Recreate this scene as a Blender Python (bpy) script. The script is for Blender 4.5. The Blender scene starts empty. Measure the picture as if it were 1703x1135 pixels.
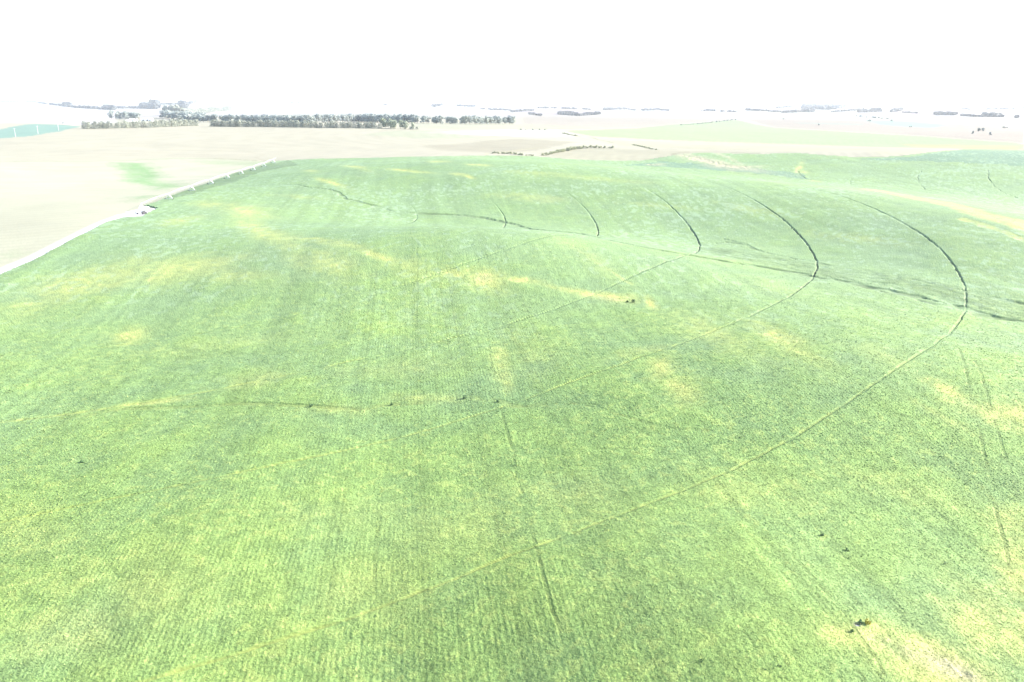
import bpy, math, random
import numpy as np
from mathutils import Vector, Matrix
random.seed(7)
S = bpy.context.scene
col = S.collection
R_ = math.radians

# ------------------------------------------------------------------ camera, sky, sun, exposure
PITCH = math.atan(395.5 / 1350.0)
cam_d = bpy.data.cameras.new('camera')
cam_d.sensor_width = 36.0
cam_d.lens = 36.0 * 1350.0 / 1703.0
cam_d.clip_start = 0.5
cam_d.clip_end = 60000.0
cam = bpy.data.objects.new('camera', cam_d)
cam.location = (0, 0, 0)
cam.rotation_euler = (math.pi / 2 - PITCH, 0, 0)
col.objects.link(cam)
S.camera = cam

SUN_EL, SUN_AZ = 26.0, 80.0          # azimuth clockwise from +Y (the view direction)
w = bpy.data.worlds.new('World')
S.world = w
w.use_nodes = True
nt = w.node_tree
bg = nt.nodes['Background']
sky = nt.nodes.new('ShaderNodeTexSky')
sky.sky_type = 'NISHITA'
sky.sun_disc = False
sky.sun_elevation = R_(SUN_EL)
sky.sun_rotation = R_(SUN_AZ)
sky.dust_density = 1.5
nt.links.new(sky.outputs[0], bg.inputs[0])
bg.inputs[1].default_value = 0.15
sun_d = bpy.data.lights.new('sun', 'SUN')
sun_d.energy = 5.0
sun_d.angle = R_(0.5)
sun_d.color = (1.0, 0.95, 0.88)
sun = bpy.data.objects.new('sun', sun_d)
sd = Vector((math.sin(R_(SUN_AZ)) * math.cos(R_(SUN_EL)), math.cos(R_(SUN_AZ)) * math.cos(R_(SUN_EL)), math.sin(R_(SUN_EL))))
sun.rotation_euler = sd.to_track_quat('Z', 'Y').to_euler()
sun.location = (400, 0, 300)
col.objects.link(sun)
S.view_settings.view_transform = 'Standard'
S.view_settings.look = 'None'
S.view_settings.gamma = 1
S.view_settings.use_curve_mapping = False
S.view_settings.exposure = 2.02

# ------------------------------------------------------------------ survey: sight lines and terrain
CP, SP = math.cos(PITCH), math.sin(PITCH)
def rays(P):
    P = np.asarray(P, float).reshape(-1, 2)
    a = (P[:, 0] - 851.5) / 1350.0
    b = (567.5 - P[:, 1]) / 1350.0
    d = np.stack([a, CP + b * SP, -SP + b * CP], 1)
    return d / np.hypot(d[:, 0], d[:, 1])[:, None]

SPAN = 53.0
PD = 522.0                           # distance of the pivot
_d = rays([(236, 352)])[0]
PIV = _d[:2] * PD
ctrl = []                            # (azimuth, ln r, z, noise)
RINGS = {8: [(265,1135),(620,1022),(880,920),(1090,840),(1290,750),(1500,610),(1606,500),(1590,450),(1540,400),(1460,355),(1400,333)],
 7: [(0,878),(250,820),(620,745),(840,680),(1090,590),(1200,545),(1362,447),(1340,400),(1300,370),(1220,330)],
 6: [(0,703),(200,682),(400,645),(640,590),(750,570),(1060,465),(1168,410),(1150,370),(1105,335)],
 5: [(0,598),(200,578),(400,548),(600,500),(980,395),(1000,383),(990,360),(960,337)],
 4: [(846,370),(835,350),(812,338)], 3: [(697,360),(690,350)]}
for k, pts in RINGS.items():
    rr = k * SPAN
    xm = max(range(len(pts)), key=lambda i: pts[i][0])
    for i, p in enumerate(pts):
        r = rays([p])[0]
        b = r[:2] @ PIV
        disc = b * b - (PD * PD - rr * rr)
        t = b if disc < 0 else (b - math.sqrt(disc) if i < xm else b + math.sqrt(disc))
        ctrl.append((math.atan2(r[0], r[1]), math.log(t), r[2] * t, .6 if abs(i - xm) > 1 else 1.5))
ARM = math.radians(-5.75)
for k, p in enumerate([(236,352),(282,333),(320,319),(352.5,309),(380,298),(402,291),(420,286),(437,281),(451,273)]):
    q = PIV + SPAN * k * np.array([math.sin(ARM), math.cos(ARM)])
    r = rays([p])[0]
    t = math.hypot(*q)
    ctrl.append((math.atan2(q[0], q[1]), math.log(t), r[2] * t, .4))
def U(px, py, z, n=.8, dr=0, dz=0):
    r = rays([(px, py)])[0]
    t = z / r[2]
    ctrl.append((math.atan2(r[0], r[1]), math.log(t + dr), z + dz, n))
for px, py, z in [(1418,313,-58),(1534,327,-58),(1703,362,-57.5),(1200,293,-57.5),(1327,307,-58),(1000,277,-57),(1100,286,-57.5),(860,261,-56)]:
    U(px, py, z, .3)
    if px > 900:
        U(px, py, z, .5, 75, -9)
        U(px, py, z, .5, 130, -12)
for px, py, z in [(1703,300,-63),(1530,295,-63),(1420,292,-63),(1250,275,-60),(1430,266,-57),(1600,250,-50.5),(1703,252,-50.5),
                  (1330,257,-54),(1220,260,-55.5),(1070,269,-60),(1500,262,-55),(1130,258,-56)]:
    U(px, py, z, .5)
for px, py, z in [(600,265,-57),(730,262,-57),(480,267,-60),(0,270,-62),(200,269,-61),(0,330,-61),(0,440,-63),(100,300,-61),(120,405,-62),(0,500,-66)]:
    U(px, py, z, .6)
for px in (-150, 150, 400, 650, 850):
    U(px, 240, -55, 1); U(px, 228, -49, 1); U(px, 213.5, -42, .7); U(px, 206, -42.5, .7); U(px, 198, -50, 1)
    U(px, 186, -60, 2); U(px, 178, -62, 3)
for px, py, z in [(960,245,-56),(1020,240,-57),(1000,228,-58),(1200,245,-58),(1450,250,-59),(1100,225,-59),(1400,225,-60),(1000,205,-62),(1300,205,-62),(1620,238,-58),
                  (1640,218,-56),(1500,204,-60),(1703,220,-58),(1700,200,-62),(1300,186,-62),(1000,190,-60),(1000,180,-60),(1600,190,-62),(1703,235,-58)]:
    U(px, py, z, 1)
for a, r, z in [(-.8,60,-72),(0,60,-71),(.8,60,-70),(-.8,200,-71),(.85,150,-69),(.8,400,-66),(-.8,500,-64),(0,8,-72),(.85,900,-56),(-.85,1000,-60)]:
    ctrl.append((a, math.log(r), z, 1.0))
ctrl = np.array(ctrl)
GL = 0.30
MEAN = -63.0
_A = ctrl[:, :2]
_K = np.exp(-((_A[:, None, :] - _A[None]) ** 2).sum(2) / (2 * GL * GL)) * 60.0
_wt = np.linalg.solve(_K + np.diag(ctrl[:, 3] ** 2), ctrl[:, 2] - MEAN)

def hsh(i, j, s):
    n = (i.astype(np.int64) * 374761393 + j.astype(np.int64) * 668265263 + s * 974634777) & 0xffffffff
    n = ((n ^ (n >> 13)) * 1274126177) & 0xffffffff
    return ((n ^ (n >> 16)) & 0xffffff).astype(np.float32) / 0xffffff
def vn(x, y, sc, s):
    """smooth value noise, -1..1"""
    c_, s_ = math.cos(s * 1.7), math.sin(s * 1.7)
    x, y = (x * c_ - y * s_) / sc + s * 3.3, (x * s_ + y * c_) / sc
    i = np.floor(x); j = np.floor(y)
    u = x - i; v = y - j
    u = u * u * (3 - 2 * u); v = v * v * (3 - 2 * v)
    i = i.astype(np.int64); j = j.astype(np.int64)
    a = hsh(i, j, s) * (1 - u) + hsh(i + 1, j, s) * u
    b = hsh(i, j + 1, s) * (1 - u) + hsh(i + 1, j + 1, s) * u
    return (a * (1 - v) + b * v) * 2 - 1
def sst(a, b, x):
    t = np.clip((x - a) / (b - a), 0, 1)
    return t * t * (3 - 2 * t)

def zf(x, y):
    """terrain height"""
    x = np.asarray(x, float); y = np.asarray(y, float)
    sh = x.shape
    x = x.ravel(); y = y.ravel()
    r = np.maximum(np.hypot(x, y), 1.0)
    a = np.arctan2(x, y); l = np.log(r)
    z = np.zeros_like(r)
    B = 120000
    for k in range(0, len(r), B):
        da = a[k:k+B, None].astype(np.float32) - _A[None, :, 0].astype(np.float32)
        dl = l[k:k+B, None].astype(np.float32) - _A[None, :, 1].astype(np.float32)
        z[k:k+B] = (np.exp(-(da * da + dl * dl) / (2 * GL * GL)) * 60.0) @ _wt
    z += MEAN
    z += .35 * vn(x, y, 31, 1) * sst(120, 300, r)
    far = sst(2600, 5200, r)
    z += far * (9 * vn(x, y, 700, 5) + 13 * vn(x + 300, y, 2100, 6) + 5 * vn(x, y, 260, 7))
    z += sst(6500, 9500, r) * (34 - 42 * np.sin(a) + 16 * vn(x, y, 2600, 8) + 9 * vn(x, y, 900, 9))
    return z.reshape(sh)

def cast(P):
    """where sight lines first meet the terrain (world points on the ground)"""
    d = rays(P)
    t = np.geomspace(70, 15000, 900)
    X = d[:, 0, None] * t; Y = d[:, 1, None] * t; Z = d[:, 2, None] * t
    below = (Z - zf(X, Y)) < 0
    out = []
    for i in range(len(d)):
        k = int(np.argmax(below[i])) if below[i].any() else len(t) - 1
        a, b = (t[k-1], t[k]) if k else (t[0] * .5, t[0])
        for _ in range(4):
            tt = np.linspace(a, b, 9)
            g = d[i, 2] * tt - zf(d[i, 0] * tt, d[i, 1] * tt) < 0
            q = int(np.argmax(g)) if g.any() else 8
            a, b = tt[max(q-1, 0)], tt[q]
        m = (a + b) / 2
        out.append((d[i, 0] * m, d[i, 1] * m, d[i, 2] * m))
    return np.array(out)
def dens(P, step=12.0):
    """subdivide a traced line so that it follows the ground"""
    out = [P[0]]
    for a, b in zip(P[:-1], P[1:]):
        n = max(1, int(math.dist(a, b) / step))
        for k in range(1, n + 1):
            out.append((a[0] + (b[0] - a[0]) * k / n, a[1] + (b[1] - a[1]) * k / n))
    return out
def pip(x, y, poly):
    ins = np.zeros(x.shape, bool)
    n = len(poly)
    bx0, by0 = poly.min(0)[:2]; bx1, by1 = poly.max(0)[:2]
    m = (x >= bx0) & (x <= bx1) & (y >= by0) & (y <= by1)
    xs = x[m]; ys = y[m]; c = np.zeros(xs.shape, bool)
    for k in range(n):
        x1, y1 = poly[k][:2]; x2, y2 = poly[(k + 1) % n][:2]
        if y1 == y2: continue
        c ^= ((y1 > ys) != (y2 > ys)) & (xs < (x2 - x1) * (ys - y1) / (y2 - y1) + x1)
    ins[m] = c
    return ins

# ------------------------------------------------------------------ materials
def newmat(name):
    m = bpy.data.materials.new(name); m.use_nodes = True
    return m, m.node_tree, m.node_tree.nodes['Principled BSDF']
def plain(name, c, rough=.6, metal=0.0, var=.12, scale=3.0, bump=0.0):
    m, t, b = newmat(name)
    n = t.nodes.new('ShaderNodeTexNoise'); n.inputs['Scale'].default_value = scale; n.inputs['Detail'].default_value = 4
    tc = t.nodes.new('ShaderNodeTexCoord'); t.links.new(tc.outputs['Object'], n.inputs['Vector'])
    mx = t.nodes.new('ShaderNodeMix'); mx.data_type = 'RGBA'
    mx.inputs[6].default_value = tuple(v * (1 - var) for v in c) + (1,)
    mx.inputs[7].default_value = tuple(min(1, v * (1 + var)) for v in c) + (1,)
    t.links.new(n.outputs['Fac'], mx.inputs[0]); t.links.new(mx.outputs[2], b.inputs['Base Color'])
    b.inputs['Roughness'].default_value = rough; b.inputs['Metallic'].default_value = metal
    if bump:
        bp = t.nodes.new('ShaderNodeBump'); bp.inputs['Strength'].default_value = bump
        t.links.new(n.outputs['Fac'], bp.inputs['Height']); t.links.new(bp.outputs[0], b.inputs['Normal'])
    return m
def ground_mat(name, attr, scales, rough, spec, bump, bscale):
    m, t, b = newmat(name)
    at = t.nodes.new('ShaderNodeAttribute'); at.attribute_name = attr
    tc = t.nodes.new('ShaderNodeTexCoord')
    src = at.outputs['Color']
    for sc, lo, hi in scales:
        n = t.nodes.new('ShaderNodeTexNoise'); n.inputs['Scale'].default_value = sc
        n.inputs['Detail'].default_value = 3; n.inputs['Roughness'].default_value = .6
        t.links.new(tc.outputs['Object'], n.inputs['Vector'])
        mr = t.nodes.new('ShaderNodeMapRange'); mr.inputs[1].default_value = .3; mr.inputs[2].default_value = .7
        mr.inputs[3].default_value = lo; mr.inputs[4].default_value = hi
        t.links.new(n.outputs['Fac'], mr.inputs[0])
        mx = t.nodes.new('ShaderNodeVectorMath'); mx.operation = 'SCALE'
        t.links.new(src, mx.inputs[0]); t.links.new(mr.outputs[0], mx.inputs['Scale'])
        src = mx.outputs[0]
    t.links.new(src, b.inputs['Base Color'])
    b.inputs['Roughness'].default_value = rough
    b.inputs['Specular IOR Level'].default_value = spec
    if bump:
        n = t.nodes.new('ShaderNodeTexNoise'); n.inputs['Scale'].default_value = bscale; n.inputs['Detail'].default_value = 4
        t.links.new(tc.outputs['Object'], n.inputs['Vector'])
        bp = t.nodes.new('ShaderNodeBump'); bp.inputs['Strength'].default_value = bump; bp.inputs['Distance'].default_value = .3
        t.links.new(n.outputs['Fac'], bp.inputs['Height']); t.links.new(bp.outputs[0], b.inputs['Normal'])
    return m
M_land = ground_mat('stubble_and_grass', 'land', [(.05, .97, 1.03), (.6, .96, 1.04)], .95, .1, .4, .8)
M_crop = ground_mat('soybean_leaves', 'crop', [(2.6, .80, 1.22), (.55, .93, 1.08)], .8, .12, .35, 3.0)
M_galv = plain('galvanised_steel', (.46, .49, .50), .45, .25, .06)
M_white = plain('white_painted_metal', (.80, .80, .79), .4, 0, .03)
M_tyre = plain('black_rubber', (.035, .035, .035), .8)
M_engine = plain('dark_grey_engine_paint', (.035, .035, .045), .5)
M_roof = plain('pale_metal_roof', (.72, .73, .75), .35, .3, .04, .3)
M_wall = plain('white_siding', (.78, .77, .74), .6, 0, .04, .4)
M_dark = plain('dark_opening', (.05, .05, .06), .7)
M_bark = plain('grey_brown_bark', (.16, .13, .10), .9, 0, .25, 2)
M_pole = plain('weathered_pole_wood', (.52, .49, .44), .8, 0, .15, 2)
def leafmat(name, c, var=.35):
    m, t, b = newmat(name)
    oi = t.nodes.new('ShaderNodeObjectInfo')
    n = t.nodes.new('ShaderNodeTexNoise'); n.inputs['Scale'].default_value = .7; n.inputs['Detail'].default_value = 2
    tc = t.nodes.new('ShaderNodeTexCoord'); t.links.new(tc.outputs['Object'], n.inputs['Vector'])
    ad = t.nodes.new('ShaderNodeMath'); ad.operation = 'ADD'; ad.inputs[1].default_value = -.25
    m2 = t.nodes.new('ShaderNodeMath'); m2.operation = 'MULTIPLY_ADD'; m2.inputs[1].default_value = .5
    t.links.new(oi.outputs['Random'], m2.inputs[0]); t.links.new(n.outputs['Fac'], m2.inputs[2])
    t.links.new(m2.outputs[0], ad.inputs[0])
    mx = t.nodes.new('ShaderNodeMix'); mx.data_type = 'RGBA'
    mx.inputs[6].default_value = tuple(v * (1 - var) for v in c) + (1,)
    mx.inputs[7].default_value = (c[0] * (1 + var * 1.3), c[1] * (1 + var), c[2] * (1 + var * .6), 1)
    t.links.new(ad.outputs[0], mx.inputs[0]); t.links.new(mx.outputs[2], b.inputs['Base Color'])
    b.inputs['Roughness'].default_value = .7; b.inputs['Specular IOR Level'].default_value = .2
    return m
M_leaf = leafmat('broadleaf_foliage', (.24, .285, .285))
M_cedar = leafmat('cedar_foliage', (.205, .235, .205))
M_willow = leafmat('pale_green_foliage', (.27, .32, .25))
M_far = leafmat('distant_tree_foliage', (.036, .042, .046))
M_shrub = leafmat('shrub_foliage', (.24, .27, .18))
M_weed = leafmat('dark_weed_leaves', (.055, .11, .05))
M_yweed = leafmat('yellow_weed_leaves', (.36, .33, .06))

# ------------------------------------------------------------------ object helpers
def tag(o, label=None, cat=None, group=None, kind=None):
    if label: o['label'] = label
    if cat: o['category'] = cat
    if group: o['group'] = group
    if kind: o['kind'] = kind
    return o
def link_mesh(name, me, mat, parent=None):
    o = bpy.data.objects.new(name, me)
    if mat and not me.materials: me.materials.append(mat)
    col.objects.link(o)
    if parent: o.parent = parent
    return o
def empty(name, loc, rz=0):
    o = bpy.data.objects.new(name, None); col.objects.link(o)
    o.location = loc; o.rotation_euler = (0, 0, rz)
    return o
class MB:
    def __init__(s): s.v = []; s.f = []
    def quadstrip(s, rings, cap=True, closed=True):
        n = len(rings[0]); b = len(s.v)
        for r in rings: s.v += [tuple(p) for p in r]
        for i in range(len(rings) - 1):
            for j in range(n):
                k = (j + 1) % n
                s.f.append((b + i*n + j, b + i*n + k, b + (i+1)*n + k, b + (i+1)*n + j))
        if cap:
            s.f.append(tuple(b + j for j in range(n))[::-1]); s.f.append(tuple(b + (len(rings)-1)*n + j for j in range(n)))
        return s
    def tube(s, pts, r, n=6):
        pts = [Vector(p) for p in pts]
        rs = r if isinstance(r, (list, tuple)) else [r] * len(pts)
        rings = []
        for i, p in enumerate(pts):
            d = (pts[min(i+1, len(pts)-1)] - pts[max(i-1, 0)]).normalized()
            u = d.cross(Vector((0, 0, 1)))
            if u.length < .05: u = d.cross(Vector((1, 0, 0)))
            u.normalize(); v = u.cross(d)
            rings.append([p + (u * math.cos(2*math.pi*k/n) + v * math.sin(2*math.pi*k/n)) * rs[i] for k in range(n)])
        return s.quadstrip(rings)
    def box(s, c, h, rz=0):
        b = len(s.v); cr, sr = math.cos(rz), math.sin(rz)
        for dz in (-1, 1):
            for dx, dy in ((-1,-1),(1,-1),(1,1),(-1,1)):
                x, y = dx*h[0], dy*h[1]
                s.v.append((c[0] + x*cr - y*sr, c[1] + x*sr + y*cr, c[2] + dz*h[2]))
        for f in ((0,3,2,1),(4,5,6,7),(0,1,5,4),(1,2,6,5),(2,3,7,6),(3,0,4,7)): s.f.append(tuple(b+i for i in f))
        return s
    def lathe(s, prof, c=(0,0,0), n=16, axis='z'):
        rings = []
        for r, h in prof:
            ring = []
            for k in range(n):
                a = 2*math.pi*k/n
                if axis == 'z': ring.append((c[0] + r*math.cos(a), c[1] + r*math.sin(a), c[2] + h))
                elif axis == 'y': ring.append((c[0] + r*math.sin(a), c[1] + h, c[2] + r*math.cos(a)))
                else: ring.append((c[0] + h, c[1] + r*math.cos(a), c[2] + r*math.sin(a)))
            rings.append(ring)
        return s.quadstrip(rings)
    def mesh(s, name):
        me = bpy.data.meshes.new(name); me.from_pydata(s.v, [], s.f); me.update()
        return me
    def build(s, name, mat, parent=None): return link_mesh(name, s.mesh(name), mat, parent)

# ------------------------------------------------------------------ gridded sheets of land and crop
def grid_mesh(name, X, Y, Z, keep, colr, attr, mat, wrap=False, smooth=True, extra=None):
    nr, nc = X.shape
    idx = np.arange(nr * nc).reshape(nr, nc)
    a = idx[:-1, :-1]; b = idx[:-1, 1:]; c = idx[1:, 1:]; d = idx[1:, :-1]
    q = np.stack([a, b, c, d], -1).reshape(-1, 4)[:, ::-1]
    if wrap:
        a = idx[:-1, -1]; b = idx[:-1, 0]; c = idx[1:, 0]; d = idx[1:, -1]
        q = np.concatenate([q, np.stack([a, b, c, d], -1).reshape(-1, 4)[:, ::-1]])
    if keep is not None:
        kv = keep.ravel(); q = q[kv[q].any(1)]
    used = np.zeros(nr * nc, bool); used[q.ravel()] = True
    re = np.cumsum(used) - 1
    q = re[q]
    co = np.stack([X, Y, Z], -1).reshape(-1, 3)[used].astype(np.float32)
    cl = np.concatenate([colr.reshape(-1, 3)[used], np.ones((used.sum(), 1))], 1).astype(np.float32)
    if extra is not None:
        ec, ecol = extra
        n0 = len(co)
        co = np.concatenate([co, ec.astype(np.float32)])
        cl = np.concatenate([cl, np.concatenate([ecol, np.ones((len(ecol), 1))], 1).astype(np.float32)])
        q = np.concatenate([q, (n0 + np.arange(len(ec))).reshape(-1, 4)])
    me = bpy.data.meshes.new(name)
    me.vertices.add(len(co)); me.vertices.foreach_set('co', co.ravel())
    me.loops.add(q.size); me.loops.foreach_set('vertex_index', q.ravel().astype(np.int32))
    me.polygons.add(len(q)); me.polygons.foreach_set('loop_start', np.arange(0, q.size, 4, dtype=np.int32))
    at = me.attributes.new(attr, 'FLOAT_COLOR', 'POINT'); at.data.foreach_set('color', cl.ravel())
    me.update(calc_edges=True)
    me.polygons.foreach_set('use_smooth', np.full(len(q), smooth))
    return link_mesh(name, me, mat)

def blob_list(spec):
    """ellipses on the ground: (px, py, rx, ry, tilt of the long axis in degrees, strength)"""
    P = []
    for (x, y, rx, ry, tl, s) in spec:
        c, sn = math.cos(R_(tl)), math.sin(R_(tl))
        P += [(x, y), (x + rx*c*.5, y + rx*sn*.5), (x - ry*sn*.5, y + ry*c*.5)]
    W = cast(P); out = []
    for i, b in enumerate(spec):
        c, u, v = W[3*i][:2], W[3*i+1][:2] - W[3*i][:2], W[3*i+2][:2] - W[3*i][:2]
        A = np.array([u * 2, v * 2]).T
        if abs(np.linalg.det(A)) < 1e-3: continue
        out.append((c, np.linalg.inv(A), max(np.linalg.norm(u), np.linalg.norm(v)) * 2, b[5]))
    return out
def blobs(x, y, lst, wx, wy, soft=1.0):
    v = np.zeros(x.shape)
    for c, Ai, R, s in lst:
        m = (abs(x - c[0]) < 2.2*R) & (abs(y - c[1]) < 2.2*R)
        if not m.any(): continue
        dx = x[m] - c[0]; dy = y[m] - c[1]
        p = Ai[0,0]*dx + Ai[0,1]*dy + wx[m]; q = Ai[1,0]*dx + Ai[1,1]*dy + wy[m]
        v[m] = np.maximum(v[m], s * np.exp(-(p*p + q*q) * .9 * soft))
    return v
def line_mask(x, y, az, rg, line, width, fn=None):
    """coverage of a line of the given width, 1 at its centre"""
    v = np.zeros(x.shape, np.float32)
    acol = az[0]; rrow = rg[:, 0]
    pad = width * 2.2
    for a, b in zip(line[:-1], line[1:]):
        ra, rb = math.hypot(a[0], a[1]), math.hypot(b[0], b[1])
        if min(ra, rb) < 30: continue
        aa, ab = math.atan2(a[0], a[1]), math.atan2(b[0], b[1])
        pa = pad / min(ra, rb)
        j0, j1 = np.searchsorted(acol, [min(aa, ab) - pa, max(aa, ab) + pa])
        i0, i1 = np.searchsorted(rrow, [min(ra, rb) - pad - 3, max(ra, rb) + pad])
        if j1 <= j0 or i1 <= i0: continue
        xs = x[i0:i1, j0:j1]; ys = y[i0:i1, j0:j1]
        dx, dy = b[0]-a[0], b[1]-a[1]; L2 = dx*dx + dy*dy + 1e-9
        t = np.clip(((xs-a[0])*dx + (ys-a[1])*dy) / L2, 0, 1)
        dd = np.hypot(xs - a[0] - t*dx, ys - a[1] - t*dy)
        v[i0:i1, j0:j1] = np.maximum(v[i0:i1, j0:j1], 1 - sst(width*.35, width*.75, dd))
    return v

# outline of the green field (as seen), then closed behind the camera
edge = [(0,459),(60,433),(110,406),(150,385),(180,370),(205,363),(235,362),(250,354),(262,348),(248,344),(240,343),(262,336),(282,328),(320,314),(352,303),(380,293),(402,286),(420,281),(437,275),(452,269.5),
        (480,267),(540,265),(600,264),(700,261.5),(830,259.5),(900,262),(950,266),(1000,268),(1060,268.5),(1090,264),(1125,258),(1160,255),(1250,257),(1330,255.5),(1400,261),(1440,263),
        (1500,260),(1560,253),(1620,249),(1703,251)]
EW = cast(dens(edge, 25))
fieldpoly = np.array([tuple(p[:2]) for p in EW] + [(1400, 1100), (1400, -250), (-700, -250), (-560, 150)])

Y_SPEC = [(150,470,120,24,-16,.55),(290,450,90,20,-8,.6),(392,460,60,14,5,.45),(218,562,26,10,-12,.8),(120,495,60,16,-20,.35),(545,436,60,24,10,.55),
 (60,520,40,14,-20,.3),(400,352,50,10,8,.55),(440,387,55,14,20,.6),(345,342,25,5,0,.6),(300,370,30,6,-8,.5),(560,407,90,7,10,.45),(630,427,38,6,20,.85),(700,450,60,20,15,.4),
 (808,467,34,15,8,.85),(760,457,22,8,15,.75),(868,469,26,5,4,.8),(950,487,50,6,12,.8),(1005,498,45,8,7,1.0),(1080,508,14,8,40,.9),(1040,500,18,7,0,.7),
 (552,306,26,4,18,.85),(516,286,12,1.8,0,.7),(589,279,20,1.6,5,.8),(670,284.5,25,1.7,4,.8),(697,288,20,1.6,4,.8),(724,270,20,1.5,0,.6),(792,276,20,2,4,.8),(762,291,15,2.5,8,.7),(780,295,9,2.5,12,.8),
 (500,330,40,3,5,.3),(832,600,16,34,0,.6),(840,640,12,20,0,.5),(1105,615,22,22,45,.75),(1140,655,26,24,40,.7),(1060,590,40,8,-10,.4),(1300,562,62,15,28,.75),(1340,590,40,8,20,.5),
 (1200,560,80,22,20,.4),(250,676,55,4,-6,.8),(560,690,60,8,0,.35),(690,668,60,8,0,.4),(420,640,60,14,-8,.4),(640,620,120,16,-4,.25),
 (1575,655,52,10,30,.95),(1650,690,70,12,14,1.0),(1700,690,40,16,10,1.0),(1620,680,30,8,20,.9),(1680,715,60,8,15,.5),(1460,590,60,14,20,.25),
 (1525,1100,110,40,25,1.0),(1600,1040,80,40,30,.75),(1690,950,50,70,10,.7),(1400,1065,40,22,20,.65),(1700,1060,60,60,0,.85),(1690,880,50,30,20,.5),(1640,1010,90,30,35,.6),(1470,1060,60,16,15,.6),
 (1570,700,60,6,30,.4),(250,1000,160,90,-10,.32),(60,900,90,60,0,.25),(100,1080,90,50,-10,.4),(620,980,120,60,-20,.3),(750,900,120,60,-10,.25),(950,830,110,40,0,.22),(560,860,120,30,0,.2),
 (1330,280,8,5,-60,.95),(1338,288,9,2,5,.7),(1358,303,10,1.3,5,.6),(660,1000,50,60,0,.3),(980,430,60,12,35,.25),(880,590,60,40,0,.2),(1280,480,60,10,10,.2),(1430,400,80,8,5,.3),
 (1250,350,60,6,8,.3),(1000,300,80,3,4,.3),(1100,345,60,4,5,.3),(880,330,60,6,5,.35),(900,290,60,3,3,.35),(1500,830,140,30,15,.22),(1240,820,120,30,10,.25),(360,580,120,12,-6,.2)]
P_SPEC = [(1560,1108,42,14,25,.62),(1595,1122,30,12,30,.66),(1500,1090,50,10,25,.4),(1425,1047,6,3,10,1.0),(1165,267,62,5,14,.85),(1205,275,58,4,10,.85),(1240,279,30,2,0,.7),(1150,260,30,3,18,.6),(1215,266,40,2.5,25,.5),
          (1090,276,14,.8,2,1.0),(1100,274,8,.7,0,.7),(1010,500,18,3,6,.35),(806,466,12,6,0,.3),(455,1103,6,2,0,.2)]
def stripe(pts): return [tuple(p) for p in cast(dens(pts, 20))]

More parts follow.
